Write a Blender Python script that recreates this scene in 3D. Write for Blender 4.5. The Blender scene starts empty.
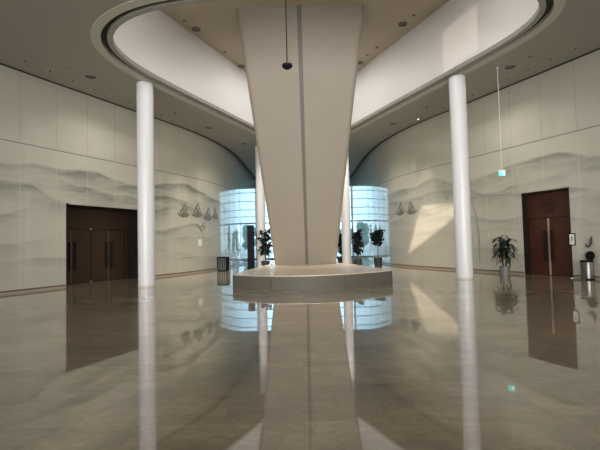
import bpy, bmesh, math, random
from mathutils import Vector, Matrix
random.seed(7)
PI = math.pi
C = bpy.context.scene.collection
H = 6.85      # height of the lower ceiling
HU = 9.29     # height of the ceiling inside the opening

# ------------------------------------------------------------------ materials
class N:
    def __init__(s, name):
        s.m = bpy.data.materials.new(name); s.m.use_nodes = True
        s.t = s.m.node_tree; s.b = s.t.nodes['Principled BSDF']
    def n(s, typ, **k):
        o = s.t.nodes.new(typ)
        for a, v in k.items(): setattr(o, a, v)
        return o
    def l(s, a, b): s.t.links.new(a, b)
    def put(s, sock, v):
        if hasattr(v, 'links'): s.l(v, sock)
        else: sock.default_value = v
    def math(s, op, a, b=0.0, c=None, clamp=False):
        o = s.n('ShaderNodeMath', operation=op); o.use_clamp = clamp
        s.put(o.inputs[0], a); s.put(o.inputs[1], b)
        if c is not None: s.put(o.inputs[2], c)
        return o.outputs[0]
    def mix(s, f, a, b):
        o = s.n('ShaderNodeMix', data_type='RGBA')
        s.put(o.inputs[0], f); s.put(o.inputs[6], a); s.put(o.inputs[7], b)
        return o.outputs[2]
    def noise1(s, w, scale, detail=2.0, rough=.5):
        o = s.n('ShaderNodeTexNoise', noise_dimensions='1D')
        s.put(o.inputs['W'], w); o.inputs['Scale'].default_value = scale
        o.inputs['Detail'].default_value = detail; o.inputs['Roughness'].default_value = rough
        return o.outputs[0]
    def noise(s, vec, scale, detail=3.0, rough=.5, dist=0.0):
        o = s.n('ShaderNodeTexNoise'); 
        if vec is not None: s.l(vec, o.inputs['Vector'])
        o.inputs['Scale'].default_value = scale; o.inputs['Detail'].default_value = detail
        o.inputs['Roughness'].default_value = rough; o.inputs['Distortion'].default_value = dist
        return o.outputs[0]
def c4(c): return (c[0], c[1], c[2], 1.0)
def mat(name, col, rough=.5, metal=0.0, coat=0.0, var=.06, vs=6.0, emit=0.0, spec=.5):
    k = N(name)
    tc = k.n('ShaderNodeTexCoord')
    nz = k.noise(tc.outputs['Object'], vs, 3)
    a = c4([x*(1-var) for x in col]); b = c4([min(1, x*(1+var)) for x in col])
    k.l(k.mix(nz, a, b), k.b.inputs['Base Color'])
    k.b.inputs['Roughness'].default_value = rough; k.b.inputs['Metallic'].default_value = metal
    k.b.inputs['Coat Weight'].default_value = coat; k.b.inputs['Coat Roughness'].default_value = .05
    k.b.inputs['Specular IOR Level'].default_value = spec
    if emit:
        k.b.inputs['Emission Color'].default_value = c4(col); k.b.inputs['Emission Strength'].default_value = emit
    return k.m

def wall_mat(name, seed, strength=1.0):
    k = N(name)
    uv = k.n('ShaderNodeUVMap'); sp = k.n('ShaderNodeSeparateXYZ'); k.l(uv.outputs[0], sp.inputs[0])
    u, v = sp.outputs[0], sp.outputs[1]
    dark = None
    tc = uv.outputs[0]
    mp = k.n('ShaderNodeMapping'); k.l(tc, mp.inputs[0]); mp.inputs['Scale'].default_value = (.3, 1.5, 1)
    mp.inputs['Location'].default_value = (seed*3.1, seed, 0)
    streak = k.noise(mp.outputs[0], 1.6, 5, .6, .6)
    for i, (base, amp, fr, fall, con) in enumerate([(3.98, .8, .17, .36, 1.0), (3.5, .9, .2, .42, 1.0), (2.98, .8, .24, .34, .9), (2.45, .7, .2, .42, .7), (1.85, .7, .22, .4, .5), (1.1, .6, .15, .5, .4)]):
        n1 = k.noise1(k.math('ADD', u, seed*17.3+i*9.7), fr, 2.5, .45)
        r = k.math('MULTIPLY_ADD', n1, 2*amp, base-amp)
        d = k.math('SUBTRACT', r, v)
        edge = k.math('MULTIPLY', d, 9.0, clamp=True)
        f = k.math('EXPONENT', k.math('MULTIPLY', d, -.75/fall))
        m = k.math('MULTIPLY', k.math('MULTIPLY', edge, f, clamp=True), con)
        fade = k.noise1(k.math('ADD', u, seed*5+i*31.3), .22, 1)
        m = k.math('MULTIPLY', m, k.math('MULTIPLY_ADD', fade, 2.2, -.1, clamp=True))
        dark = m if dark is None else k.math('MAXIMUM', dark, m)
    dark = k.math('MULTIPLY', dark, k.math('MULTIPLY_ADD', streak, 3.2, -.85, clamp=True))
    dark = k.math('MULTIPLY', dark, strength)
    base = k.mix(streak, (.505, .495, .42, 1), (.585, .575, .495, 1))
    col = k.mix(dark, base, (.095, .108, .088, 1))
    # glass panel joints: pale hairlines below, darker ones above, one dark level joint
    fu = k.math('FRACT', k.math('MULTIPLY', u, 1/1.22))
    jl = k.math('LESS_THAN', k.math('ABSOLUTE', k.math('SUBTRACT', fu, .5)), .011)
    low = k.math('LESS_THAN', v, 4.64)
    col = k.mix(k.math('MULTIPLY', k.math('MULTIPLY', jl, low), .45), col, (.62, .60, .53, 1))
    fu2 = k.math('FRACT', k.math('MULTIPLY', u, 1/1.22))
    jl2 = k.math('LESS_THAN', k.math('ABSOLUTE', k.math('SUBTRACT', fu2, .5)), .008)
    col = k.mix(k.math('MULTIPLY', k.math('MULTIPLY', jl2, k.math('SUBTRACT', 1, low)), .38), col, (.16, .155, .12, 1))
    hz = k.math('LESS_THAN', k.math('ABSOLUTE', k.math('SUBTRACT', v, 4.64)), .017)
    col = k.mix(k.math('MULTIPLY', hz, .75), col, (.13, .125, .1, 1))
    k.l(col, k.b.inputs['Base Color'])
    k.b.inputs['Roughness'].default_value = .45
    k.b.inputs['Coat Weight'].default_value = 1.0; k.b.inputs['Coat Roughness'].default_value = .03
    k.b.inputs['Coat IOR'].default_value = 1.55
    return k.m

def floor_mat():
    k = N('polished marble')
    tc = k.n('ShaderNodeTexCoord'); o = tc.outputs['Object']
    br = k.n('ShaderNodeTexBrick'); br.offset = .5
    rot = k.n('ShaderNodeMapping'); k.l(o, rot.inputs[0]); rot.inputs['Rotation'].default_value = (0, 0, .0)
    k.l(rot.outputs[0], br.inputs['Vector'])
    br.inputs['Scale'].default_value = 1.0; br.inputs['Brick Width'].default_value = 1.2; br.inputs['Row Height'].default_value = .8
    br.inputs['Mortar Size'].default_value = .003; br.inputs['Color1'].default_value = (.42, .42, .42, 1); br.inputs['Color2'].default_value = (.62, .62, .62, 1)
    br.inputs['Mortar'].default_value = (.4, .4, .4, 1); br.inputs['Mortar Smooth'].default_value = .3
    # shift the veins from tile to tile
    va = k.n('ShaderNodeVectorMath', operation='MULTIPLY_ADD')
    k.l(br.outputs['Color'], va.inputs[0]); va.inputs[1].default_value = (9, 13, 5); k.l(o, va.inputs[2])
    mp = k.n('ShaderNodeMapping'); k.l(va.outputs[0], mp.inputs[0]); mp.inputs['Scale'].default_value = (.6, .85, 1); mp.inputs['Rotation'].default_value = (0, 0, .35)
    v1 = k.noise(mp.outputs[0], 1.1, 6, .62, 1.2)
    v1 = k.math('MULTIPLY_ADD', v1, 2.2, -.6, clamp=True)
    v2 = k.noise(mp.outputs[0], 3.0, 4, .6, 2.0)
    vein = k.math('SUBTRACT', 1, k.math('MULTIPLY', k.math('ABSOLUTE', k.math('SUBTRACT', v2, .5)), 14), clamp=True)
    base = k.mix(v1, (.12, .092, .05, 1), (.50, .40, .26, 1))
    base = k.mix(k.math('MULTIPLY', k.math('SUBTRACT', br.outputs['Color'], .42), 1.1), base, (.36, .30, .21, 1))
    blot = k.math('MULTIPLY_ADD', k.noise(mp.outputs[0], .35, 4, .6, .8), 3.0, -1.1, clamp=True)
    base = k.mix(k.math('MULTIPLY', blot, .45), base, (.10, .085, .052, 1))
    base = k.mix(k.math('MULTIPLY', vein, .45), base, (.16, .12, .08, 1))
    base = k.mix(k.math('MULTIPLY', br.outputs['Fac'], .4), base, (.15, .12, .09, 1))
    k.l(base, k.b.inputs['Base Color'])
    k.b.inputs['Roughness'].default_value = .3
    k.b.inputs['Specular IOR Level'].default_value = .3
    k.b.inputs['Coat Weight'].default_value = 1.0; k.b.inputs['Coat IOR'].default_value = 1.9; k.b.inputs['Coat Roughness'].default_value = .008
    bp = k.n('ShaderNodeBump'); bp.inputs['Strength'].default_value = .012; bp.inputs['Distance'].default_value = .1
    k.l(k.noise(o, .9, 1), bp.inputs['Height']); k.l(bp.outputs[0], k.b.inputs['Coat Normal'])
    return k.m

def glass_mat(name, tint):
    k = N(name); k.t.nodes.remove(k.b)
    out = k.t.nodes['Material Output']
    tr = k.n('ShaderNodeBsdfTransparent'); gl = k.n('ShaderNodeBsdfGlossy'); gl.inputs['Roughness'].default_value = .02
    gl.inputs['Color'].default_value = (.9, .95, .95, 1)
    tc = k.n('ShaderNodeTexCoord'); nz = k.noise(tc.outputs['Object'], .5, 2)
    k.l(k.mix(nz, c4([x*.94 for x in tint]), c4(tint)), tr.inputs['Color'])
    fr = k.n('ShaderNodeFresnel'); fr.inputs['IOR'].default_value = 1.5
    mx = k.n('ShaderNodeMixShader'); k.l(fr.outputs[0], mx.inputs[0]); k.l(tr.outputs[0], mx.inputs[1]); k.l(gl.outputs[0], mx.inputs[2])
    k.l(mx.outputs[0], out.inputs['Surface'])
    return k.m

M = dict(
    floor=floor_mat(), wallL=wall_mat('glazed mural panels', 1.0), wallR=wall_mat('glazed mural panels east', 4.61, .8),
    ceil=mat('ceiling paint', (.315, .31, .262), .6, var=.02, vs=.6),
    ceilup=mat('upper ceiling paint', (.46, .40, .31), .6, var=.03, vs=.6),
    white=mat('white plaster', (.74, .735, .73), .5, var=.015, vs=1.0),
    column=mat('white column paint', (.74, .75, .785), .35, var=.01, vs=2.0),
    pillar=mat('pillar plaster', (.315, .28, .235), .55, var=.03, vs=1.2),  # pillar: warm bounce from the floor put into its colour
    seam=mat('seam grey', (.15, .14, .13), .5),
    flange=mat('flange grey', (.30, .295, .26), .5),
    dark=mat('dark reveal', (.025, .027, .025), .7),
    skirt=mat('skirting brown', (.17, .12, .08), .4), skirtlow=mat('skirting stone', (.40, .36, .30), .25),
    wood=mat('red brown door veneer', (.056, .017, .0085), .38, var=.2, vs=3.0), woodL=mat('dark brown door veneer', (.045, .023, .012), .4, var=.15, vs=3.0),
    reveal=mat('dark stained lining', (.012, .005, .005), .5, var=.2),
    chrome=mat('brushed steel', (.55, .54, .52), .3, 1.0, var=.08, vs=20), strip=mat('pale steel edge', (.50, .42, .37), .4, .4), stripdim=mat('dimmed steel edge', (.16, .12, .10), .4, .4),  # stripdim: the same steel edge, recess dimness put into its colour
    black=mat('black plastic', (.005, .005, .006), .5, spec=.15), blacksat=mat('black satin', (.005, .006, .012), .6, spec=.2),
    top=mat('plinth stone top', (.58, .49, .37), .38, coat=.15, var=.1, vs=2.0), plinth=mat('plinth side stone shaded', (.105, .097, .08), .6, var=.1, vs=3.0),  # top lightened, sides darkened: the fall of light put into the colours
    leaf=mat('dark green leaf', (.007, .022, .011), .45, var=.4, vs=5), leaf2=mat('deep shade leaf', (.004, .009, .007), .5, var=.4, vs=5),  # leaf2: darkness of the backlit trees put into the leaf colour
    stem=mat('brown stem', (.08, .05, .03), .7, var=.3), soil=mat('potting soil', (.03, .02, .015), .9), pot=mat('grey pot', (.03, .029, .028), .5, var=.2),  # pot darkened in colour like the backlit trees it holds
    bin=mat('bin steel', (.22, .215, .205), .35, .9, var=.3, vs=3), potsteel=mat('satin pot grey', (.21, .215, .21), .5, .3), hookgrey=mat('hook grey', (.10, .10, .10), .4, .4),
    paper=mat('white card', (.78, .78, .75), .5), ink=mat('grey ink wash', (.15, .155, .13), .5, var=.3, vs=4), inkpale=mat('pale ink wash', (.34, .335, .285), .5, var=.3, vs=4),
    green=mat('lit exit green', (.02, .55, .46), .4, emit=.8), signwhite=mat('lit exit white', (.85, 1.0, .96), .4, emit=.8),
    lamp=mat('lamp glass', (.8, .78, .7), .2), lamphot=mat('lit lamp', (1.0, .93, .8), .3, emit=6.0),
    emblem=mat('dark bronze relief', (.008, .004, .004), .45),
    mullion=mat('dark teal aluminium', (.05, .10, .115), .4), paving=mat('outdoor paving', (.48, .47, .44), .8), hedge=mat('outdoor foliage', (.02, .085, .07), .7, var=.4, vs=1.0),
    rear=mat('rear wall paint', (.45, .43, .37), .6), rail=mat('rail paint', (.10, .16, .18), .4),
    glass=glass_mat('teal tinted glass', (.74, .89, .96)), clear=glass_mat('clear glass', (.95, .97, .96)),
)

# ------------------------------------------------------------------ mesh helpers
class MB:
    def __init__(s): s.b = bmesh.new()
    def box(s, x0, x1, y0, y1, z0, z1, mtx=None):
        r = bmesh.ops.create_cube(s.b, size=1.0)
        m = Matrix.Translation(((x0+x1)/2, (y0+y1)/2, (z0+z1)/2)) @ Matrix.Diagonal((x1-x0, y1-y0, z1-z0, 1))
        bmesh.ops.transform(s.b, matrix=(mtx @ m) if mtx else m, verts=r['verts']); return s
    def lathe(s, prof, n=24, c=(0, 0, 0), mtx=None, cap=True):
        rings = []
        for r, z in prof:
            rings.append([s.b.verts.new((c[0]+r*math.cos(2*PI*i/n), c[1]+r*math.sin(2*PI*i/n), c[2]+z)) for i in range(n)])
        for a, b in zip(rings, rings[1:]):
            for i in range(n):
                j = (i+1) % n; s.b.faces.new((a[i], a[j], b[j], b[i]))
        if cap:
            s.b.faces.new(rings[0][::-1]); s.b.faces.new(rings[-1])
        if mtx: bmesh.ops.transform(s.b, matrix=mtx, verts=[v for r in rings for v in r])
        return s
    def tube(s, pts, rad, n=8, flat=1.0):
        pts = [Vector(p) for p in pts]; rings = []
        rads = rad if isinstance(rad, (list, tuple)) else [rad]*len(pts)
        for i, p in enumerate(pts):
            t = (pts[min(i+1, len(pts)-1)]-pts[max(i-1, 0)]).normalized()
            ref = Vector((0, 0, 1)) if abs(t.z) < .95 else Vector((0, 1, 0))
            a = t.cross(ref).normalized(); b = a.cross(t).normalized()
            rings.append([s.b.verts.new(p+(a*math.cos(2*PI*k/n)+b*math.sin(2*PI*k/n)*flat)*rads[i]) for k in range(n)])
        for a, b in zip(rings, rings[1:]):
            for k in range(n):
                j = (k+1) % n; s.b.faces.new((a[k], a[j], b[j], b[k]))
        s.b.faces.new(rings[0][::-1]); s.b.faces.new(rings[-1]); return s
    def prism(s, poly, z0, z1):
        a = [s.b.verts.new((x, y, z0)) for x, y in poly]; b = [s.b.verts.new((x, y, z1)) for x, y in poly]
        n = len(poly)
        for i in range(n):
            j = (i+1) % n; s.b.faces.new((a[i], a[j], b[j], b[i]))
        s.b.faces.new(a[::-1]); s.b.faces.new(b); return s
    def ring(s, A, B, z0, z1):          # band between two closed outlines of equal length
        n = len(A)
        V = [[s.b.verts.new((p[0], p[1], z)) for p in P] for P, z in ((A, z0), (B, z0), (B, z1), (A, z1))]
        for q in range(4):
            P, Q = V[q], V[(q+1) % 4]
            for i in range(n):
                j = (i+1) % n; s.b.faces.new((P[i], P[j], Q[j], Q[i]))
        return s
    def sphere(s, c, r, sc=(1, 1, 1), sub=2):
        q = bmesh.ops.create_icosphere(s.b, subdivisions=sub, radius=r)
        bmesh.ops.transform(s.b, matrix=Matrix.Translation(c) @ Matrix.Diagonal((*sc, 1)), verts=q['verts']); return q['verts']
    def quad(s, pts): s.b.faces.new([s.b.verts.new(p) for p in pts])
    def build(s, name, m, parent=None, ang=32, bevel=0.0, recalc=True):
        if recalc: bmesh.ops.recalc_face_normals(s.b, faces=s.b.faces[:])
        me = bpy.data.meshes.new(name); s.b.to_mesh(me); s.b.free()
        if ang:
            me.shade_smooth(); me.set_sharp_from_angle(angle=math.radians(ang))
        me.materials.append(m)
        o = bpy.data.objects.new(name, me); C.objects.link(o)
        if parent: o.parent = parent
        if bevel:
            bv = o.modifiers.new('bevel', 'BEVEL'); bv.width = bevel; bv.segments = 2; bv.limit_method = 'ANGLE'
        return o
def tag(o, label, cat, group=None):
    o['label'] = label; o['category'] = cat
    if group: o['group'] = group
    return o
def thing(name, label, cat, loc=(0, 0, 0), rz=0.0, group=None):
    o = bpy.data.objects.new(name, None); C.objects.link(o)
    o.location = loc; o.rotation_euler = (0, 0, rz); o.empty_display_size = .2
    return tag(o, label, cat, group)
def struct(o): o['kind'] = 'structure'; return o
def sempty(name, loc=(0, 0, 0), rz=0.0):
    o = bpy.data.objects.new(name, None); C.objects.link(o); o.location = loc; o.rotation_euler = (0, 0, rz); return struct(o)
def dup(root, loc, label, rz=None):
    r = root.copy(); C.objects.link(r); r.location = loc; r['label'] = label
    if rz is not None: r.rotation_euler = (0, 0, rz)
    for ch in list(root.children):
        c = ch.copy(); C.objects.link(c); c.parent = r
        for g in ch.children:
            d = g.copy(); C.objects.link(d); d.parent = c
    return r

# ------------------------------------------------------------------ plan of the hall
WP = [(-5, 17.0), (9, 10.65), (12.5, 9.1), (14, 8.45), (16, 7.55), (18, 6.65), (20, 5.75), (21.5, 5.2), (23, 4.8), (25, 4.45), (27, 4.28), (30, 4.22), (37.5, 4.2)]
def half(x):
    P = WP; n = len(P)
    for i in range(n-1):
        if P[i][0] <= x <= P[i+1][0]+1e-9: break
    m = []
    for k in (i, i+1):
        a = max(k-1, 0); b = min(k+1, n-1)
        s1 = (P[k][1]-P[a][1])/(P[k][0]-P[a][0]) if k > a else None
        s2 = (P[b][1]-P[k][1])/(P[b][0]-P[k][0]) if b > k else None
        m.append(s2 if s1 is None else s1 if s2 is None else (s1+s2)/2)
    h = P[i+1][0]-P[i][0]; t = (x-P[i][0])/h
    return (2*t**3-3*t*t+1)*P[i][1]+(t**3-2*t*t+t)*h*m[0]+(-2*t**3+3*t*t)*P[i+1][1]+(t**3-t*t)*h*m[1]
def axis(Y): return .1+.012*(Y-13)
def wx(s, Y): return axis(Y)+s*half(Y)
ARC = {}
for s in (-1, 1):
    L = [0.0]; n = 4250
    for i in range(n):
        y0 = -5+i*.01; L.append(L[-1]+math.hypot(wx(s, y0+.01)-wx(s, y0), .01))
    ARC[s] = L
def arc(s, Y):
    f = min(max((Y+5)/.01, 0), 4249.999); i = int(f); return ARC[s][i]+(f-i)*(ARC[s][i+1]-ARC[s][i])
def at_u(s, u):                         # point and inward normal on a wall at arc length u
    L = ARC[s]; lo, hi = 0, len(L)-1
    while hi-lo > 1:
        m = (lo+hi)//2
        if L[m] < u: lo = m
        else: hi = m
    Y = -5+.01*(lo+(u-L[lo])/(L[hi]-L[lo])); X = wx(s, Y)
    t = Vector((wx(s, min(Y+.05, 37.5))-wx(s, Y-.05), .1 if Y < 37.4 else .05, 0)).normalized()
    nrm = Vector((t.y, -t.x, 0)) if s < 0 else Vector((-t.y, t.x, 0))
    return Vector((X, Y, 0)), nrm, t
def inset(s, Y, d):
    p, n, t = at_u(s, arc(s, Y)); return p+n*d

END = 37.5
DOORS = {-1: (14.71, 18.1, 2.85), 1: (13.76, 15.37, 2.87)}
def build_wall(s, name, m):
    y0, y1, dh = DOORS[s]
    Ys = [-5+i*.5 for i in range(34)]+[12+i*.2 for i in range(76)]+[27.2+i*.6 for i in range(18)]+[END]
    Ys = [y for y in Ys if abs(y-y0) > .07 and abs(y-y1) > .07]+[y0, y1]; Ys = sorted(set(round(y, 3) for y in Ys if y <= END))
    b = bmesh.new(); zs = [0, dh, H+.15]
    uvl = b.loops.layers.uv.new('UVMap'); V = {}
    for i, Y in enumerate(Ys):
        for k, z in enumerate(zs): V[i, k] = b.verts.new((wx(s, Y), Y, z))
    for i in range(len(Ys)-1):
        for k in range(2):
            if k == 0 and Ys[i] >= y0-1e-4 and Ys[i+1] <= y1+1e-4: continue
            f = b.faces.new((V[i, k], V[i+1, k], V[i+1, k+1], V[i, k+1]) if s > 0 else (V[i, k], V[i, k+1], V[i+1, k+1], V[i+1, k]))
            for lp in f.loops:
                co = lp.vert.co; lp[uvl].uv = (arc(s, co.y), co.z)
    b.normal_update()
    # second skin .2 m behind, closed along the edges
    bmesh.ops.solidify(b, geom=b.faces[:], thickness=-.2)
    me = bpy.data.meshes.new(name); b.to_mesh(me); b.free()
    me.shade_smooth(); me.set_sharp_from_angle(angle=math.radians(30)); me.materials.append(m)
    o = bpy.data.objects.new(name, me); C.objects.link(o); return struct(o)
wall_l = build_wall(-1, 'wall_left', M['wallL']); wall_r = build_wall(1, 'wall_right', M['wallR'])

def along(s, ya, yb, d0, d1, z0, z1, name, m, step=.3):
    n = max(1, int((yb-ya)/step)); b = MB()
    Ys = [ya+(yb-ya)*i/n for i in range(n+1)]; R = []
    for Y in Ys:
        p, q = inset(s, Y, d0), inset(s, Y, d1)
        R.append([b.b.verts.new((w.x, w.y, z)) for w, z in ((p, z0), (q, z0), (q, z1), (p, z1))])
    for A, B in zip(R, R[1:]):
        for k in range(4):
            j = (k+1) % 4; b.b.faces.new((A[k], B[k], B[j], A[j]))
    b.b.faces.new(R[0][::-1]); b.b.faces.new(R[-1])
    return b.build(name, m)
# skirting: a dark line above a pale stone strip, broken at the doors
for s, side in ((-1, 'left'), (1, 'right')):
    y0, y1, dh = DOORS[s]
    for k, (a, c) in enumerate(((-4.9, y0-.02), (y1+.02, END-.1))):
        o = along(s, a, c, .003, .018, .05, .10, 'baseboard_'+side, M['skirt']); struct(o)
        q = along(s, a, c, .003, .014, .002, .05, 'stone_strip', M['skirtlow']); q.parent = o
# dark strips filling the wall-ceiling gap, its shade put into the paint
struct(along(-1, -4.9, END-.05, .005, .255, H+.05, H+.14, 'gap_shade_1', M['dark']))
struct(along(1, -4.9, END-.05, .005, .255, H+.05, H+.14, 'gap_shade_2', M['dark']))

# floor
b = MB(); b.box(-19, 19, -6, END+.3, -.2, 0); struct(b.build('floor', M['floor'], ang=0))

# ------------------------------------------------------------------ ceiling with the rounded triangular opening
KP = [(-2.36, 9.48), (-3.32, 9.66), (-4.15, 10.05), (-4.78, 10.6), (-5.16, 11.2), (-5.27, 11.95), (-5.14, 13.0), (-4.72, 14.2), (-3.82, 16.4), (-2.9, 18.6), (-2.07, 20.64), (-1.35, 22.3), (-.6, 23.3), (.3, 23.65), (1.2, 23.3), (1.9, 22.5), (2.62, 20.95), (3.4, 18.9), (4.25, 16.75), (5.15, 14.5), (5.85, 12.7), (6.28, 11.4), (6.34, 10.55), (6.1, 9.85), (5.6, 9.4), (4.6, 9.12), (3, 9.05), (.3, 9.15)]
def smooth_closed(P, k=5):
    out = []; n = len(P)
    for i in range(n):
        p0, p1, p2, p3 = P[i-1], P[i], P[(i+1) % n], P[(i+2) % n]
        for j in range(k):
            t = j/k
            out.append(tuple(.5*(2*p1[a]+(p2[a]-p0[a])*t+(2*p0[a]-5*p1[a]+4*p2[a]-p3[a])*t*t+(3*p1[a]-p0[a]-3*p2[a]+p3[a])*t**3) for a in (0, 1)))
    return out
A0 = smooth_closed(KP, 12)
def even(P, n):
    L = [0.0]
    for i in range(len(P)): L.append(L[-1]+math.dist(P[i], P[(i+1) % len(P)]))
    out = []; j = 0
    for k in range(n):
        t = L[-1]*k/n
        while L[j+1] < t: j += 1
        f = (t-L[j])/(L[j+1]-L[j]); a, b = P[j], P[(j+1) % len(P)]
        out.append((a[0]+(b[0]-a[0])*f, a[1]+(b[1]-a[1])*f))
    return out
A0 = even(A0, 150)
for _ in range(14):
    A0 = [tuple(.5*A0[i][a]+.25*(A0[i-1][a]+A0[(i+1) % 150][a]) for a in (0, 1)) for i in range(150)]
def shrink(P, d):                       # P runs clockwise seen from above; inside lies to the right
    n = len(P); ar = sum(P[i][0]*P[(i+1) % n][1]-P[(i+1) % n][0]*P[i][1] for i in range(n)); sg = 1 if ar > 0 else -1
    out = []
    for i in range(n):
        t = Vector((P[(i+1) % n][0]-P[i-1][0], P[(i+1) % n][1]-P[i-1][1])).normalized()
        out.append((P[i][0]-sg*t.y*d, P[i][1]+sg*t.x*d))
    return out
A0 = shrink(A0, -.15)
A1 = shrink(A0, -.24); A2 = shrink(A0, .16); A3 = shrink(A0, .30); A4 = shrink(A0, .20)
def slab(outer, hole, z0, z1, name, m):
    b = bmesh.new()
    for P in ([outer, hole] if hole else [outer]):
        vs = [b.verts.new((x, y, z0)) for x, y in P]
        for i in range(len(vs)): b.edges.new((vs[i], vs[(i+1) % len(vs)]))
    bmesh.ops.triangle_fill(b, use_beauty=True, use_dissolve=False, edges=b.edges[:])
    r = bmesh.ops.extrude_face_region(b, geom=b.faces[:])
    bmesh.ops.translate(b, vec=(0, 0, z1-z0), verts=[e for e in r['geom'] if isinstance(e, bmesh.types.BMVert)])
    k = MB(); k.b.free(); k.b = b
    return k.build(name, m, ang=0)
Ys = [-4.9+i*.6 for i in range(28)]+[12+i*.3 for i in range(50)]+[27+i for i in range(11)]
Ys = [y for y in Ys if y < END-.06]+[END-.06]
outer = [tuple(inset(-1, y, .26)[:2]) for y in Ys]+[tuple(inset(1, y, .26)[:2]) for y in reversed(Ys)]
cl = struct(slab(outer, A1, H, H+.1, 'ceiling', M['ceil']))
q = MB().ring(A1, A0, H-.012, H+.1).build('opening_lip', mat('pale ceiling lip', (.50, .49, .42), .55, var=.02)); q.parent = cl
q = MB().ring(A0, A2, H+.09, H+.13).build('shadow_groove', M['dark']); q.parent = cl
q = MB().ring(A2, A3, H, H+.13).build('opening_flange', M['flange']); q.parent = cl
# upright white wall round the opening; unseen front slot added to admit sun
n = len(A3)
b = MB(); fr = MB(); gl = MB(); VV = {}
def vert(o, i, z):
    k = (o, i % n, z)
    if k not in VV: VV[k] = b.b.verts.new((*(A4 if o else A3)[i % n], z))
    return VV[k]
def fbox(bb, i, j, z0, z1):
    lo = [bb.b.verts.new((*q, z0)) for q in (A3[i], A3[j], A4[j], A4[i])]; hi = [bb.b.verts.new((*q, z1)) for q in (A3[i], A3[j], A4[j], A4[i])]
    for k in range(4):
        m_ = (k+1) % 4; bb.b.faces.new((lo[k], lo[m_], hi[m_], hi[k]))
    bb.b.faces.new(lo[::-1]); bb.b.faces.new(hi)
ZB, ZW0, ZW1 = H+.13, 7.5, 9.05
def isw(i):
    a, c = A3[i % n], A3[(i+1) % n]; return (a[1]+c[1])/2 < 10.0 and 2.5 < (a[0]+c[0])/2 < 3.7
for i in range(n):
    for z0, z1 in ((ZB, ZW0), (ZW0, ZW1), (ZW1, HU)):
        if z0 == ZW0 and isw(i): continue
        b.b.faces.new((vert(0, i, z0), vert(0, i+1, z0), vert(0, i+1, z1), vert(0, i, z1)))
        b.b.faces.new((vert(1, i, z0), vert(1, i, z1), vert(1, i+1, z1), vert(1, i+1, z0)))
    for z in (ZB, HU)+((ZW0, ZW1) if isw(i) else ()):
        b.b.faces.new((vert(0, i, z), vert(1, i, z), vert(1, i+1, z), vert(0, i+1, z)))
    if isw(i) != isw(i-1): b.b.faces.new((vert(0, i, ZW0), vert(1, i, ZW0), vert(1, i, ZW1), vert(0, i, ZW1)))
    if isw(i):
        j = (i+1) % n; fbox(fr, i, j, ZW0, ZW0+.06); fbox(fr, i, j, ZW1-.06, ZW1)
        G = shrink(A0, .25); gl.quad([(*G[i], ZW0+.06), (*G[j], ZW0+.06), (*G[j], ZW1-.06), (*G[i], ZW1-.06)])
struct(b.build('wall_upper', M['white']))
w2 = struct(fr.build('sun_slot_upper', M['white'])); q = gl.build('window_pane', glass_mat('sun dimming glass', (.20, .19, .18)), ang=0); q.parent = w2  # added slot; its pane is darkened to dim the sun
struct(slab(shrink(A0, .18), None, HU, HU+.12, 'ceiling_upper', M['ceilup']))

# ------------------------------------------------------------------ rear wall behind the viewer, with an added opening shaped for the sun patch
SUNW = [(-8.0, 3.6), (-6.99, 5.82), (-4.92, 5.48), (-4.9, 4.96)]
def rear():
    b = bmesh.new()
    for P in ([(-17.2, 0), (17.0, 0), (17.0, H+.15), (-17.2, H+.15)], SUNW):
        vs = [b.verts.new((x, -5.0, z)) for x, z in P]
        for i in range(len(vs)): b.edges.new((vs[i], vs[(i+1) % len(vs)]))
    bmesh.ops.triangle_fill(b, use_beauty=True, use_dissolve=False, edges=b.edges[:])
    r = bmesh.ops.extrude_face_region(b, geom=b.faces[:])
    bmesh.ops.translate(b, vec=(0, -.15, 0), verts=[e for e in r['geom'] if isinstance(e, bmesh.types.BMVert)])
    k = MB(); k.b.free(); k.b = b; return struct(k.build('wall_back', M['rear'], ang=0))
rear()
b = MB(); a = [b.b.verts.new((x, -5.1, z)) for x, z in SUNW]; b.b.faces.new(a); struct(b.build('sun_slot_rear', M['clear'], ang=0))  # unseen pane in the opening traced back from the sunlit wall patch

# ------------------------------------------------------------------ end window
XL, XR = wx(-1, END), wx(1, END)
w1 = sempty('window_1', (0, END, 0))
b = MB(); b.box(XL-.2, XR+.2, 0, .25, 6.3, H+.15)
o = b.build('wall_far', mat('teal grey header', (.10, .30, .33), .4), ang=0); o.location = (0, END, 0); struct(o)  # teal tint of the window light put into the header colour
b = MB(); b.box(XL, XL+.08, .05, .2, 0, 6.3); b.box(XR-.08, XR, .05, .2, 0, 6.3); b.box(XL, XR, .05, .2, 6.22, 6.3); b.box(XL, XR, .05, .2, 0, .1)
b.build('window_frame', M['mullion'], w1, ang=0)
for z in (5.85, 5.1, 4.35, 3.75, 2.35, 1.2):
    MB().box(XL+.08, XR-.08, .07, .17, z-.025, z+.025).build('transom', M['mullion'], w1, ang=0)
MB().box(XL+.08, XR-.08, .03, .2, 3.1, 3.22).build('transom', M['mullion'], w1, ang=0)
for k in range(1, 5):
    x = XL+(XR-XL)*k/5; MB().box(x-.03, x+.03, .06, .18, .1, 6.22).build('mullion', M['mullion'], w1, ang=0)
MB().box(XL+.08, XR-.08, .115, .125, .1, 6.22).build('window_pane', M['glass'], w1, ang=0)
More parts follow.
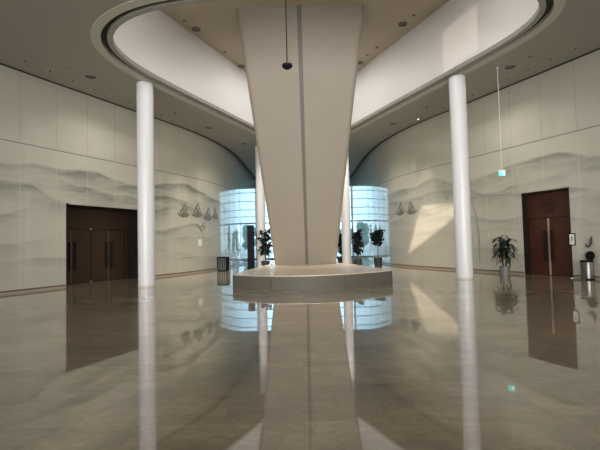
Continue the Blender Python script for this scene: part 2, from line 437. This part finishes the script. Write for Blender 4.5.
# outdoors
o = MB().box(-60, 60, END+.31, 140, -.25, -.05).build('terrace', M['paving'], ang=0); struct(o)
rng = random.Random(3)
for k in range(7):
    x = -11.4+k*3.9+rng.uniform(-.15, .15); y = 62+rng.uniform(-3, 3); hgt = rng.uniform(3.0, 4.2)
    t = thing('shrub', 'dark green shrub outdoors beyond the teal end window, %s of seven from the left' % ['first', 'second', 'third', 'fourth', 'fifth', 'sixth', 'seventh'][k], 'shrub', (x, y, -.05), 0, 'shrubs beyond the end window')
    b = MB()
    for j in range(7):
        vs = b.sphere((rng.uniform(-.65, .65), rng.uniform(-.5, .5), hgt*(.35+.09*j)), rng.uniform(.8, 1.15), (1, 1, .8))
        for v in vs: v.co += Vector((rng.uniform(-.16, .16), rng.uniform(-.16, .16), rng.uniform(-.16, .16)))
    b.build('foliage', M['hedge'], t); MB().tube([(0, 0, 0), (.05, 0, hgt*.5)], .12).build('trunk', M['stem'], t)
t = thing('handrail', 'low painted handrail on the terrace outside the end window', 'handrail', (0, 46, -.05))
MB().tube([(-7, 0, 1.0), (7, 0, 1.0)], .03).build('top_rail', M['rail'], t)
for x in (-6.8, -3.4, 0, 3.4, 6.8): MB().tube([(x, 0, 0), (x, 0, 1.0)], .025).build('post', M['rail'], t)

# ------------------------------------------------------------------ columns
def column(x, y, r, label):
    t = thing('column', label, 'column', (x, y, 0), 0, 'round white columns')
    MB().lathe([(r, .06), (r, H-.045)], 40).build('shaft', M['column'], t)
    MB().lathe([(r+.006, 0), (r+.006, .055), (r, .06)], 40).build('base_ring', mat('stone ring', (.62, .59, .53), .35), t)
    MB().lathe([(r, H-.045), (r+.012, H-.04), (r+.012, H-.013)], 40).build('top_ring', M['ceil'], t)
column(-5.12, 14.3, .27, 'tall round white column in front of the left doorway')
column(5.46, 14.42, .27, 'tall round white column between the sunlit wall patch and the steel-potted plant')
column(-2.17, 24.0, .25, 'far round white column behind the left edge of the central pillar, over a dark potted tree')
column(2.48, 23.2, .25, 'far round white column showing along the right edge of the central pillar')

# ------------------------------------------------------------------ plinth and leaning pillar
def quadb(p0, p1, p2, k):               # curve through three points
    out = []
    for i in range(k+1):
        t = i/k; c = tuple(2*p1[a]-.5*(p0[a]+p2[a]) for a in (0, 1))
        out.append(tuple((1-t)**2*p0[a]+2*t*(1-t)*c[a]+t*t*p2[a] for a in (0, 1)))
    return out
pt = thing('plinth', 'low stone plinth with curved front under the leaning central pillar', 'plinth', (0, 0, 0))
front = quadb((-2.11, 13.25), (.25, 12.12), (2.86, 13.55), 30)
back = quadb((1.98, 18.7), (.25, 20.2), (-1.55, 18.7), 14)
P = front+back
MB().prism(shrink(P, .03), .005, .37).build('core', M['dark'], pt)
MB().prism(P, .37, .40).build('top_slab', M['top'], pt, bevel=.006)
def band(pts, name='side_panel'):
    n_ = len(pts); b = MB(); inn = []
    for i in range(n_):
        a, c = pts[max(i-1, 0)], pts[min(i+1, n_-1)]
        t = Vector((c[0]-a[0], c[1]-a[1])).normalized(); inn.append((pts[i][0]-t.y*.025, pts[i][1]+t.x*.025))
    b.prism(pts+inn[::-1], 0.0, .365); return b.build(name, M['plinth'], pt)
band(front[:9]); band([(front[8][0]+.012, front[8][1]-.006)]+front[9:22]); band([(front[21][0]+.012, front[21][1]+.006)]+front[22:])
band([front[-1], back[0]]); band(back); band([back[-1], front[0]])

pil = thing('pillar', 'broad leaning central pillar that widens upward from the plinth into the ceiling opening', 'pillar', (0, 0, .4))
def pillar_section(f):                   # f 0 at the foot, 1 at the upper ceiling
    xc = .20-.02*f; hw = 1.31+(2.17-1.31)*f**1.02; yf = 18.35+(14.1-18.35)*f; yb = yf+1.25+.6*f
    r = .16; out = []
    for cx, cy, a0 in ((-hw+r, yf+r, PI), (hw-r, yf+r, 1.5*PI), (hw-r, yb-r, 0), (-hw+r, yb-r, .5*PI)):
        for j in range(7):
            a = a0+j*PI/12; out.append((xc+cx+r*math.cos(a), cy+r*math.sin(a)))
    return out
b = MB(); K = 20; rings = []
for k in range(K+1):
    f = k/K; z = (HU-.4)*f
    rings.append([b.b.verts.new((x, y, z)) for x, y in pillar_section(f)])
m_ = len(rings[0])
for R1, R2 in zip(rings, rings[1:]):
    for i in range(m_):
        j = (i+1) % m_; b.b.faces.new((R1[i], R1[j], R2[j], R2[i]))
b.b.faces.new(rings[0][::-1]); b.b.faces.new(rings[-1])
b.build('shaft', M['pillar'], pil, ang=40)
b = MB(); R = []
for k in range(K+1):
    f = k/K; z = (HU-.4)*f; yf = 18.35+(14.1-18.35)*f; xc = .26-.12*f; hw = .055+.025*f
    R.append([b.b.verts.new(p) for p in ((xc-hw, yf-.006, z), (xc+hw, yf-.006, z), (xc+hw, yf+.05, z), (xc-hw, yf+.05, z))])
for A_, B_ in zip(R, R[1:]):
    for i in range(4):
        j = (i+1) % 4; b.b.faces.new((A_[i], A_[j], B_[j], B_[i]))
b.b.faces.new(R[0][::-1]); b.b.faces.new(R[-1]); b.build('centre_strip', M['seam'], pil)

# ------------------------------------------------------------------ doors
def frame_at(s, ya, yb):
    pa, pb = Vector((wx(s, ya), ya, 0)), Vector((wx(s, yb), yb, 0))
    o = pa if s < 0 else pb; d = (pb-pa) if s < 0 else (pa-pb)
    return o, math.atan2(d.y, d.x), d.length
def lining(name, s, depth, m):
    y0, y1, dh = DOORS[s]; o, rz, L = frame_at(s, y0, y1); t = sempty(name, o, rz)
    MB().box(-.04, .012, .0, depth, 0.002, dh+.03).build('jamb', m, t, ang=0)
    MB().box(L-.012, L+.04, .0, depth, 0.002, dh+.03).build('jamb', m, t, ang=0)
    MB().box(.012, L-.012, .0, depth, dh-.012, dh+.03).build('soffit', m, t, ang=0)
    MB().box(-.04, L+.04, depth+.005, depth+.03, -.02, dh+.03).build('light_blocker', m, t, ang=0)  # unseen panel added to stop sky leaking through the door gaps
    MB().box(.0, L, .0, depth+.005, -.01, .003).build('threshold', M['floor'], t, ang=0)
    return t, L, dh
def leaf(parent, x0, x1, y, h, m, stripside):
    g = .006
    lf = MB().box(x0+g, x1-g, y, y+.05, .01, h).build('door_leaf', m, parent, ang=0, bevel=.004)
    xs = (x1-g-.012) if stripside > 0 else (x0+g+.012)
    MB().box(xs-.013, xs+.013, y-.012, y, .02, h-.01).build('edge_strip', M['stripdim'] if m is M['woodL'] else M['strip'], lf, ang=0)
    xh = xs-.1*stripside; b = MB()
    b.tube([(xh, y-.065, .5), (xh, y-.065, 1.56)], .03, 10)
    for z in (.75, 1.4): b.tube([(xh, y-.065, z), (xh, y, z)], .012, 8)
    b.build('pull_handle', M['black'], lf)
    return lf
# left recess: two double doors side by side under one transom panel
t, L, dh = lining('trim_3', -1, 1.2, M['reveal'])
MB().box(.012, L-.012, 1.14, 1.2, 2.06, dh-.012).build('transom_panel', M['woodL'], t, ang=0)
MB().box(.012, .22, 1.14, 1.2, .002, 2.06).build('side_panel', M['woodL'], t, ang=0)
MB().box(L-.07, L-.012, 1.14, 1.2, .002, 2.06).build('side_panel', M['woodL'], t, ang=0)
o, rz, L = frame_at(-1, DOORS[-1][0], DOORS[-1][1])
for nm, xc in (('door_1', 1.06), ('door_2', 2.75)):
    d = sempty(nm, o, rz); wd = .84
    leaf(d, xc-wd, xc, 1.15, 2.04, M['woodL'], 1); leaf(d, xc, min(xc+wd, L-.075), 1.15, 2.04, M['woodL'], -1)
b = MB(); b.box(1.86, 1.94, 1.11, 1.138, 2.03, 2.09); q = b.build('pivot_cover', M['chrome'], None, ang=0); q.parent = t
b = MB(); b.box(1.86, 1.94, 1.11, 1.138, .01, .05); q = b.build('pivot_cover', M['chrome'], None, ang=0); q.parent = t
# right doorway
t, L, dh = lining('trim_4', 1, .32, M['reveal'])
o, rz, L = frame_at(1, DOORS[1][0], DOORS[1][1])
tp = MB().box(.012, L-.012, .26, .32, 1.99, dh-.012).build('transom_panel', M['wood'], t, ang=0)
xc = .79
d = sempty('door_3', o, rz); leaf(d, .02, xc, .27, 1.97, M['wood'], 1); lf = leaf(d, xc, L-.02, .27, 1.97, M['wood'], -1)
# emblem: woven relief of arcs with side wings and a bowl-shaped sweep below
b = MB(); ex, ez, ey = .78, 2.40, .252
def em(pts, r=.012): b.tube([(ex+px*1.15, ey, ez+pz*1.15) for px, pz in pts], r*.75, 6)
def arcp(cx, cz, r, a0, a1, k=14, rz_=1.0): return [(cx+r*math.cos(math.radians(a0+(a1-a0)*i/k)), cz+rz_*r*math.sin(math.radians(a0+(a1-a0)*i/k))) for i in range(k+1)]
em(arcp(0, .02, .15, 0, 350, 24)); em(arcp(0, .02, .085, 20, 330, 18), .010)
em(arcp(0, .02, .27, 205, 335, 18, .85), .015); em(arcp(0, .0, .20, 215, 325, 14, .95), .011)
for sx in (-1, 1):
    em([(sx*.12, .10), (sx*.2, .06), (sx*.27, .08), (sx*.33, .04)], .013); em([(sx*.15, .0), (sx*.24, -.01), (sx*.31, .02)], .012)
    em([(sx*.05, .17), (sx*.10, .20), (sx*.16, .16)], .010); em([(sx*.03, -.06), (sx*.07, .02), (sx*.02, .09)], .010)
q = b.build('emblem', M['emblem'], tp); q['label'] = 'dark woven relief emblem with side wings'

# ------------------------------------------------------------------ ink drawings that belong to the wall mural
def mural(s, strokes, w, m, name, wall):
    b = MB()
    for st in strokes:
        # resample and lay a thin tapering ribbon on the wall
        pts = []
        for (u0, z0), (u1, z1) in zip(st, st[1:]):
            k = max(2, int(math.hypot(u1-u0, z1-z0)/.12))
            pts += [(u0+(u1-u0)*i/k, z0+(z1-z0)*i/k) for i in range(k)]
        pts.append(st[-1]); prev = None; nP = len(pts)
        for i, (u, z) in enumerate(pts):
            a, c = pts[max(i-1, 0)], pts[min(i+1, nP-1)]
            tu, tz = c[0]-a[0], c[1]-a[1]; l_ = math.hypot(tu, tz) or 1
            ww = w*(.35+.9*math.sin(PI*(i+.6)/(nP+.2)))
            cur = []
            for sg in (-1, 1):
                uu, zz = u-sg*tz/l_*ww, z+sg*tu/l_*ww
                p, nn, _ = at_u(s, uu)
                for dd_ in (.001, .006): cur.append(b.b.verts.new((p.x+nn.x*dd_, p.y+nn.y*dd_, zz)))
            if prev:
                q0, q1 = prev, cur
                for f in ((q0[1], q1[1], q1[3], q0[3]), (q0[0], q0[2], q1[2], q1[0]), (q0[0], q1[0], q1[1], q0[1]), (q0[2], q0[3], q1[3], q1[2])): b.b.faces.new(f)
            prev = cur
    o = b.build(name, m, None, ang=0); o.parent = wall; return o
def dhow(u, z, k, d=1):                  # hull, mast, slanting yard and the curved sail below it
    P = [[(-.62, .16), (-.42, .03), (-.1, -.02), (.3, .0), (.62, .2)], [(-.5, .1), (-.1, .04), (.5, .12)], [(.0, .0), (-.03, .5)], [(-.42, .2), (-.1, .5), (.1, .78)], [(.1, .78), (.22, .5), (.34, .22), (-.05, .16), (-.42, .2)], [(-.1, .5), (.05, .36), (.12, .2)]]
    return [[(u+d*a*k, z+b*k) for a, b in st] for st in P]
SL = dhow(27.8, 2.72, .75)+dhow(28.9, 2.78, .85)+dhow(29.95, 2.66, .8)+dhow(30.85, 2.78, .7, -1)
SL2 = [[(28.82, 2.38), (29.13, 2.14), (29.31, 1.97)], [(29.08, 2.14), (29.42, 2.33), (29.62, 2.21), (29.32, 2.1)]]
SR = dhow(29.6, 2.68, .8, -1)+dhow(28.55, 2.66, .75)
SR2 = [[(26.09, 3.37), (26.01, 3.19), (25.97, 3.0)], [(25.84, 3.28), (25.97, 3.0)]]
mural(-1, SL, .04, M['ink'], 'mural_boats', wall_l); mural(-1, SL2, .03, M['ink'], 'mural_bird', wall_l)
mural(-1, [[(27.48, .72), (27.92, .75), (28.4, .77)]], .025, M['inkpale'], 'mural_dinghy', wall_l)
mural(1, SR, .04, M['ink'], 'mural_boats', wall_r); mural(1, SR2, .04, M['inkpale'], 'mural_bird', wall_r)
mural(1, [[(24.59, 2.99), (24.37, 2.28), (24.26, 1.47), (24.27, .3)]], .045, M['inkpale'], 'pale_stroke', wall_r)  # thin soft grey stroke low on the right wall

# ------------------------------------------------------------------ ceiling fittings
def downlight(z, loc, label, group):
    t = thing('downlight', label, 'downlight', loc, 0, group)
    MB().ring([(.085*math.cos(a*PI/12), .085*math.sin(a*PI/12)) for a in range(24)], [(.068*math.cos(a*PI/12), .068*math.sin(a*PI/12)) for a in range(24)], -.014, -.001).build('rim', M['flange'], t)
    MB().lathe([(.068, -.006), (.068, -.001)], 24).build('recess', M['black'], t)
    MB().lathe([(.015, -.012), (.03, -.011), (.034, -.0065)], 16, (-.028, -.01, 0)).build('lamp', M['lamp'], t)
    return t
ordn = ['first', 'second', 'third', 'fourth', 'fifth', 'sixth', 'seventh', 'eighth', 'ninth', 'tenth', 'eleventh']
k_ = .974
DL = [(-8.21, 12.72), (-7.89, 13.49), (-7.58, 14.26), (-7.29, 15.16), (-6.95, 15.91), (-6.62, 16.7), (-5.97, 18.38), (-5.7, 19.16), (-5.28, 19.96), (-5.03, 20.83)]
DR = [(8.41, 12.76), (8.11, 13.51), (7.8, 14.31), (7.54, 15.12), (7.22, 15.92), (6.92, 16.77), (6.3, 18.35), (6.02, 19.19), (5.69, 19.94), (5.44, 20.77), (5.15, 21.66)]
first = None
for i, (x, y) in enumerate(DL):
    lab = 'small recessed downlight along the left mural wall, %s from the left frame edge' % ordn[i]
    if first is None: first = downlight(H, (x*k_, y*k_, H), lab, 'recessed downlights in the lower ceiling')
    else: dup(first, (x*k_, y*k_, H), lab)
for i, (x, y) in enumerate(DR):
    lab = 'small recessed downlight along the right mural wall, %s from the right frame edge' % ordn[i]
    r = dup(first, (x*k_, y*k_, H), lab)
    if i == 8:
        for c in r.children:
            if c.name.startswith('lamp'):
                c.data = c.data.copy(); c.data.materials.clear(); c.data.materials.append(M['lamphot'])
        r['label'] = 'lit recessed downlight right of the pillar, ninth from the right frame edge'
def speaker(loc, label, group):
    t = thing('ceiling_speaker', label, 'ceiling speaker', loc, 0, group)
    cir = lambda r: [(r*math.cos(a*PI/16), r*math.sin(a*PI/16)) for a in range(32)]
    MB().ring(cir(.17), cir(.145), -.022, -.001).build('rim', M['flange'], t)
    MB().lathe([(.145, -.008), (.145, -.001)], 32).build('grille', M['seam'], t)
    MB().ring(cir(.152), cir(.138), -.026, -.006).build('shadow_ring', M['black'], t)
    return t
sp = speaker((-6.8*k_, 13.99*k_, H), 'round flush ceiling speaker left of the opening, above the left doorway', 'round ceiling speakers')
dup(sp, (-4.28*k_, 20.52*k_, H), 'round flush ceiling speaker deep on the left, between left column and pillar')
dup(sp, (7.09*k_, 14.02*k_, H), 'round flush ceiling speaker on the right above the hanging exit sign')
dup(sp, (4.62*k_, 20.52*k_, H), 'round flush ceiling speaker deep on the right, between pillar and right column')
dup(sp, (-3.06*k_, 23.94*k_, H), 'small far ceiling speaker near the left corridor beside the pillar')
dup(sp, (-3.75*k_, 15.92*k_, HU), 'round speaker in the upper ceiling left of the pillar, nearer one')
dup(sp, (-2.5*k_, 19.4*k_, HU), 'round speaker in the upper ceiling against the left edge of the pillar')
dup(sp, (4.06*k_, 15.91*k_, HU), 'round speaker in the upper ceiling right of the pillar, nearer one')
dup(sp, (2.9*k_, 19.31*k_, HU), 'round speaker in the upper ceiling against the right edge of the pillar')
def detector(loc, label, group):
    t = thing('smoke_detector', label, 'smoke detector', loc, 0, group)
    MB().lathe([(.03, -.045), (.05, -.03), (.06, -.012)], 20).build('cap', M['seam'], t)
    MB().lathe([(.07, -.012), (.07, -.001)], 20).build('base', M['flange'], t); return t
de = detector((-7.15*k_, 13.22*k_, H), 'small smoke detector between ceiling speaker and downlights at the far left', 'smoke detectors')
dup(de, (-5.23*k_, 18.15*k_, H), 'small smoke detector just right of the left column top')
dup(de, (7.36*k_, 13.23*k_, H), 'small smoke detector beside the right ceiling speaker')
dup(de, (5.54*k_, 18.16*k_, H), 'small smoke detector left of the right column top')
for x, y, lab in ((-4.03, 15.31, 'small detector in the upper ceiling near the left white parapet corner'), (-3.01, 17.93, 'small detector in the upper ceiling halfway down the left parapet'), (4.32, 15.3, 'small detector in the upper ceiling near the right parapet at the frame top'), (3.43, 17.83, 'small detector in the upper ceiling halfway along the right parapet'), (3.14, 18.55, 'small detector in the upper ceiling right beside the pillar, second of a close pair')):
    dup(de, (x*k_, y*k_, HU), lab)
# hanging black microphone
t = thing('hanging_microphone', 'black disc-shaped microphone hanging on a thin cable before the central pillar', 'microphone', (-.26, 12.2, HU))
z0 = 6.43-HU
MB().tube([(0, 0, -.02), (0, 0, z0+.08)], .016, 8).build('cable', M['black'], t)
MB().lathe([(.05, -.03), (.05, 0)], 16).build('ceiling_rose', M['white'], t)
MB().lathe([(.02, z0-.10), (.07, z0-.09), (.135, z0-.045), (.155, z0), (.14, z0+.045), (.07, z0+.06), (.03, z0+.10)], 24).build('housing', M['blacksat'], t)
# hanging exit sign
t = thing('exit_sign', 'small green and white running man exit sign on a white ceiling rod', 'exit sign', (6.52, 13.72, H), -.42)
zs = 3.40-H
ES = .62
MB().tube([(0, 0, -.02), (0, 0, zs+.10)], .011, 8).build('rod', M['white'], t)
MB().lathe([(.045, -.02), (.045, -.001)], 16).build('ceiling_cup', M['white'], t)
MB().box(-.105, .105, -.025, .025, zs+.055, zs+.10).build('housing', M['paper'], t, ang=0)
pn = MB().box(-.10, .10, -.012, .012, zs-.087, zs+.054).build('panel', M['green'], t, ang=0)
b = MB()
b.box(.02, .078, -.016, -.0125, zs-.07, zs+.037)
q = b.build('doorway_mark', M['signwhite'], pn, ang=0)
b = MB(); g = -.0145
def lim(pts, r): b.tube([(px*ES, g, zs+pz*ES) for px, pz in pts], r*ES, 6, .3)
b.lathe([(.010, -.002), (.010, .002)], 12, (0, 0, 0), Matrix.Translation((-.0186, g, zs+.028)) @ Matrix.Rotation(PI/2, 4, 'X'))
lim([(-.045, .02), (-.065, -.03)], .014); lim([(-.045, .015), (-.01, .0), (.015, .01)], .008); lim([(-.05, .012), (-.085, .005), (-.09, -.02)], .008)
lim([(-.062, -.03), (-.03, -.055), (-.035, -.1)], .010); lim([(-.065, -.03), (-.09, -.07), (-.125, -.07)], .010)
b.build('running_figure', M['signwhite'], pn)

# ------------------------------------------------------------------ things along the right wall
p, nn, tt = at_u(1, 20.45); rz = math.atan2(-tt.y, -tt.x)     # local x runs left to right as seen from the hall
t = thing('notice_frame', 'white notice in a black frame on the wall beside the right doors', 'notice', (p.x, p.y, 0), rz)
MB().box(-.10, .10, -.025, -.001, 1.03, 1.42).build('frame', M['black'], t, ang=0)
cd = MB().box(-.08, .08, -.028, -.025, 1.06, 1.39).build('card', M['paper'], t, ang=0)
b = MB()
b.box(-.035, .035, -.030, -.028, 1.2, 1.215); b.box(-.006, .006, -.030, -.028, 1.15, 1.28); b.lathe([(.022, -.001), (.022, .001)], 14, (0, 0, 0), Matrix.Translation((0, -.029, 1.29)) @ Matrix.Rotation(PI/2, 4, 'X'))
b.build('black_symbol', M['black'], cd, ang=0)
p, nn, tt = at_u(1, 19.87); rz = math.atan2(-tt.y, -tt.x)
t = thing('wall_hook', 'grey curved handle-like hook on the pale wall above the steel bin', 'wall hook', (p.x, p.y, 0), rz)
MB().box(-.005, .045, -.016, -.001, 1.06, 1.30).build('plate', M['hookgrey'], t, ang=0, bevel=.005)
MB().tube([(.02, -.02, 1.28), (.02, -.045, 1.2), (.02, -.06, 1.08), (-.01, -.065, 1.0), (-.06, -.065, .985), (-.10, -.065, 1.03), (-.11, -.065, 1.09)], [.018, .026, .028, .028, .026, .022, .016], 8).build('hook', M['hookgrey'], t)
p, nn, tt = at_u(1, 19.86); q = p+nn*.25; rz = math.atan2(-tt.y, -tt.x)
t = thing('steel_bin', 'round steel pedal bin with open black lid beneath the wall hook', 'bin', (q.x, q.y, 0), rz)
MB().lathe([(.168, .03), (.172, .05), (.172, .52), (.168, .53)], 32).build('body', M['bin'], t)
MB().lathe([(.18, 0), (.18, .035), (.172, .04)], 32).build('base_ring', M['black'], t)
MB().lathe([(.174, .53), (.18, .535), (.18, .575), (.16, .585)], 32).build('rim', M['black'], t)
MB().lathe([(.012, -.045), (.10, -.036), (.145, -.012), (.145, 0)], 28, (0, 0, 0), Matrix.Translation((.0, .15, .715)) @ Matrix.Rotation(math.radians(83), 4, 'X')).build('lid', M['black'], t)
MB().box(-.045, .045, -.23, -.14, .012, .03).build('pedal', M['chrome'], t, ang=0)
p, nn, tt = at_u(1, 20.42); q = p+nn*.16
t = thing('door_stop', 'small steel floor door stop at the right foot of the right doorway', 'door stop', (q.x, q.y, 0))
MB().lathe([(.055, 0), (.055, .012), (.03, .02)], 16).build('base', M['chrome'], t); MB().lathe([(.025, .02), (.03, .03), (.03, .06), (.02, .068)], 16).build('buffer', M['black'], t)
p, nn, tt = at_u(-1, 29.11); rz = math.atan2(tt.y, tt.x)
t = thing('wall_plate', 'small pale square plate on the left wall below the ink boats', 'wall plate', (p.x, p.y, 1.46), rz)
MB().box(-.17, .17, -.014, -.001, -.16, .16).build('cover', M['paper'], t, ang=0, bevel=.004)
MB().lathe([(.02, 0), (.02, .004)], 12, (0, 0, 0), Matrix.Translation((0, -.014, .0)) @ Matrix.Rotation(PI/2, 4, 'X')).build('lock', M['chrome'], t)

# ------------------------------------------------------------------ plants
def strap_leaf(b, base, az, length, up, droop, w):
    N_ = 7; prev = None
    d = Vector((math.cos(az), math.sin(az), 0)); sd = Vector((-math.sin(az), math.cos(az), 0)); p = Vector(base); an = up
    for i in range(N_+1):
        f = i/N_; ww = w*math.sin(PI*min(.98, .12+f*.88))**.7
        up_ = Vector((0, 0, 1))
        nrm = (-d*math.sin(an)+up_*math.cos(an))*ww*.25
        cur = [b.b.verts.new(p-sd*ww+nrm), b.b.verts.new(p), b.b.verts.new(p+sd*ww+nrm)]
        if prev:
            b.b.faces.new((prev[0], prev[1], cur[1], cur[0])); b.b.faces.new((prev[1], prev[2], cur[2], cur[1]))
        prev = cur; p = p+(d*math.cos(an)+up_*math.sin(an))*(length/N_); an -= droop/N_
def pot_parts(t, r0, r1, h, m):
    MB().lathe([(r0, 0), (r1, h-.02), (r1+.008, h-.02), (r1+.008, h), (r1-.02, h), (r1-.025, h-.05)], 28, cap=True).build('pot', m, t)
    MB().lathe([(r1-.03, h-.06), (r1-.03, h-.03)], 24).build('soil', M['soil'], t)
def dracaena(loc, label):
    t = thing('potted_dracaena', label, 'potted plant', loc); g = random.Random(11)
    pot_parts(t, .155, .185, .31, M['potsteel'])
    heads = []
    for (x, y, hx, hy, hz) in ((-.05, 0, -.08, .02, 1.08), (.06, .03, .15, -.02, .9), (0, -.06, .02, -.1, .6), (-.04, .05, -.14, -.04, .72)):
        MB().tube([(x, y, .3), ((x+hx)/2, (y+hy)/2, .3+(hz-.3)*.6), (hx, hy, hz)], [.022, .02, .016]).build('cane', M['stem'], t); heads.append((hx, hy, hz))
    for hx, hy, hz in heads:
        b = MB()
        for k in range(30):
            strap_leaf(b, (hx, hy, hz-.12+.012*k), k*2.4+g.uniform(-.2, .2), g.uniform(.36, .54), g.uniform(.1, 1.2), g.uniform(1.5, 2.6), g.uniform(.034, .048))
        b.build('leaf_crown', M['leaf'], t, ang=60, recalc=False)
    return t
p, nn, tt = at_u(1, 22.55); q = p+nn*.62
dracaena((q.x, q.y, 0), 'leafy dracaena in a steel pot against the right wall beside the brown doors')
def ficus(loc, h, w, seed, label, bushy=(.2, 1.0), nleaf=760):
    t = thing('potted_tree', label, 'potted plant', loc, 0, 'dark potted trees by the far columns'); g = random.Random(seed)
    pot_parts(t, .19, .235, .42, M['pot'])
    b = MB(); tips = []
    b.tube([(0, 0, .36), (.02, .0, h*.5), (0, .02, h*.93)], [.028, .022, .01])
    for k in range(14):
        z = .42+(h-.5)*(bushy[0]+(bushy[1]-bushy[0])*k/14); a = k*2.4; r = w*g.uniform(.45, .9)
        e = (r*math.cos(a), r*math.sin(a), min(h, z+g.uniform(.05, .25))); b.tube([(0, 0, z), (e[0]*.5, e[1]*.5, z+.1), e], [.012, .009, .005], 5); tips.append((z, e))
    b.build('trunk', M['stem'], t)
    b = MB()
    for k in range(nleaf):
        z, e = g.choice(tips); f = g.uniform(.25, 1.1)
        c = Vector((e[0]*f+g.uniform(-.09, .09), e[1]*f+g.uniform(-.09, .09), z+(e[2]-z)*f+g.uniform(-.12, .1)))
        strap_leaf(b, c, g.uniform(0, 6.28), g.uniform(.11, .19), g.uniform(-.9, .5), g.uniform(.2, 1.2), g.uniform(.03, .048))
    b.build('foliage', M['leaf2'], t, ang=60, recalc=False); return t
ficus((-1.88, 22.9, 0), 2.1, .46, 1, 'dark bushy potted tree in front of the far left column')
ficus((2.33, 24.6, 0), 1.9, .34, 2, 'dark potted tree half hidden between the pillar and the far right column')
ficus((2.98, 22.6, 0), 1.92, .26, 3, 'slim dark potted tree just right of the far right column', nleaf=900)
ficus((4.22, 23.6, 0), 1.9, .36, 4, 'dark potted tree with bare lower trunk by the right wall, rightmost of the dark trees', (.55, 1.0))

# ------------------------------------------------------------------ dark objects at the left rear
t = thing('sign_totem', 'tall dark upright sign board at the left of the far column', 'sign board', (-2.76, 23.9, 0), .25)
MB().box(-.19, .19, -.04, .04, .03, 2.38).build('panel', M['blacksat'], t, ang=0, bevel=.008)
MB().box(-.24, .24, -.16, .16, 0, .03).build('foot', M['black'], t, ang=0, bevel=.005)
p = Vector((-3.95, 21.9, 0))
t = thing('slatted_bin', 'black slatted litter bin on the floor near the far end of the left mural wall', 'bin', (p.x, p.y, 0), -.25)
MB().box(-.24, .24, -.17, .17, 0, .06).build('base', M['black'], t, ang=0); MB().box(-.26, .26, -.19, .19, .66, .72).build('top_rim', M['black'], t, ang=0)
MB().box(-.2, .2, -.14, .14, .06, .66).build('liner', mat('pale bin liner', (.25, .27, .28), .5), t, ang=0)
b = MB()
for k in range(6):
    x = -.235+k*.094
    for y in (-.175, .155): b.box(x-.025, x+.025, y, y+.02, .06, .66)
for k in range(4):
    y = -.13+k*.085
    for x in (-.25, .23): b.box(x, x+.02, y-.02, y+.02, .06, .66)
b.build('slats', M['black'], t, ang=0)

# ------------------------------------------------------------------ light
w = bpy.data.worlds.new('sky'); bpy.context.scene.world = w; w.use_nodes = True
bg = w.node_tree.nodes['Background']; bg.inputs[0].default_value = (.83, .93, 1.0, 1); bg.inputs[1].default_value = 2.3
def area(name, loc, rot, sx, sy, power, col):
    l = bpy.data.lights.new(name, 'AREA'); l.shape = 'RECTANGLE'; l.size = sx; l.size_y = sy; l.energy = power; l.color = col
    o = bpy.data.objects.new(name, l); C.objects.link(o); o.location = loc; o.rotation_euler = rot; return o
a = area('rear_fill', (0, -4.7, 3.0), (PI/2-.02, 0, 0), 18, 5.0, 500, (1.0, .965, .91)); a.data.spread = math.radians(72)  # added fill lamp behind the viewer, not a window
area('upper_fill_front', (.5, 10.2, HU-.06), (0, 0, 0), 7.5, 1.3, 190, (1.0, .97, .94))  # added fill lamp under the upper ceiling; no skylight there
area('upper_fill_behind_pillar', (.25, 18.4, HU-.06), (0, 0, 0), 2.6, 3.4, 120, (1.0, .97, .94))  # added fill lamp hidden by the pillar, lighting the upper walls
for x, y in ((-6.2, 14.9), (6.5, 14.9)):  # added fill spots for walls and floor; no fittings here
    l = bpy.data.lights.new('downlight_or_fill', 'SPOT'); l.energy = 150; l.spot_size = math.radians(150); l.spot_blend = 1.0; l.shadow_soft_size = .2; l.color = (1.0, .92, .82)
    o = bpy.data.objects.new('downlight_or_fill', l); C.objects.link(o); o.location = (x, y, H-.06)
for x, y in ((-5.14, 19.42), (5.54, 19.42)):     # the two lit wall-side downlights
    l = bpy.data.lights.new('downlight_or_fill', 'SPOT'); l.energy = 1500; l.spot_size = math.radians(74); l.spot_blend = .9; l.shadow_soft_size = .035; l.color = (1.0, .88, .74)
    o = bpy.data.objects.new('downlight_or_fill', l); C.objects.link(o); o.location = (x, y, H-.06); o.rotation_euler = (.0, -.36 if x < 0 else .36, 0)
for x in (-2.45, 2.9):  # added spots to brighten the far columns; no fittings there
    l = bpy.data.lights.new('downlight_or_fill', 'SPOT'); l.energy = 330; l.spot_size = math.radians(130); l.spot_blend = .9; l.shadow_soft_size = .15; l.color = (1.0, .90, .78)
    o = bpy.data.objects.new('downlight_or_fill', l); C.objects.link(o); o.location = (x, 21.3, H-.06); o.rotation_euler = (.12, 0, 0)
sl = bpy.data.lights.new('sun', 'SUN'); sl.energy = 3.2; sl.angle = math.radians(.5); sl.color = (1.0, .82, .67)
so = bpy.data.objects.new('sun', sl); C.objects.link(so)
so.rotation_euler = Vector((4, 8, -.9)).to_track_quat('-Z', 'Y').to_euler()

# ------------------------------------------------------------------ camera
cam = bpy.data.cameras.new('camera'); co = bpy.data.objects.new('camera', cam); C.objects.link(co)
cam.sensor_fit = 'HORIZONTAL'; cam.sensor_width = 36; cam.lens = 430/600*36; cam.clip_end = 400
pit = math.atan((243.5-225)/430); th = .024
F = Vector((0, math.cos(pit), math.sin(pit))); R0 = Vector((1, 0, 0)); U0 = Vector((0, -math.sin(pit), math.cos(pit)))
Rv = math.cos(th)*R0-math.sin(th)*U0; Uv = math.sin(th)*R0+math.cos(th)*U0
mm = Matrix((Rv, Uv, -F)).transposed().to_4x4(); mm.translation = (0, 0, 1.3)
co.matrix_world = mm
sc = bpy.context.scene; sc.camera = co
sc.view_settings.view_transform = 'Standard'; sc.view_settings.look = 'None'; sc.view_settings.gamma = 1; sc.view_settings.exposure = .5
sc.view_settings.use_curve_mapping = False
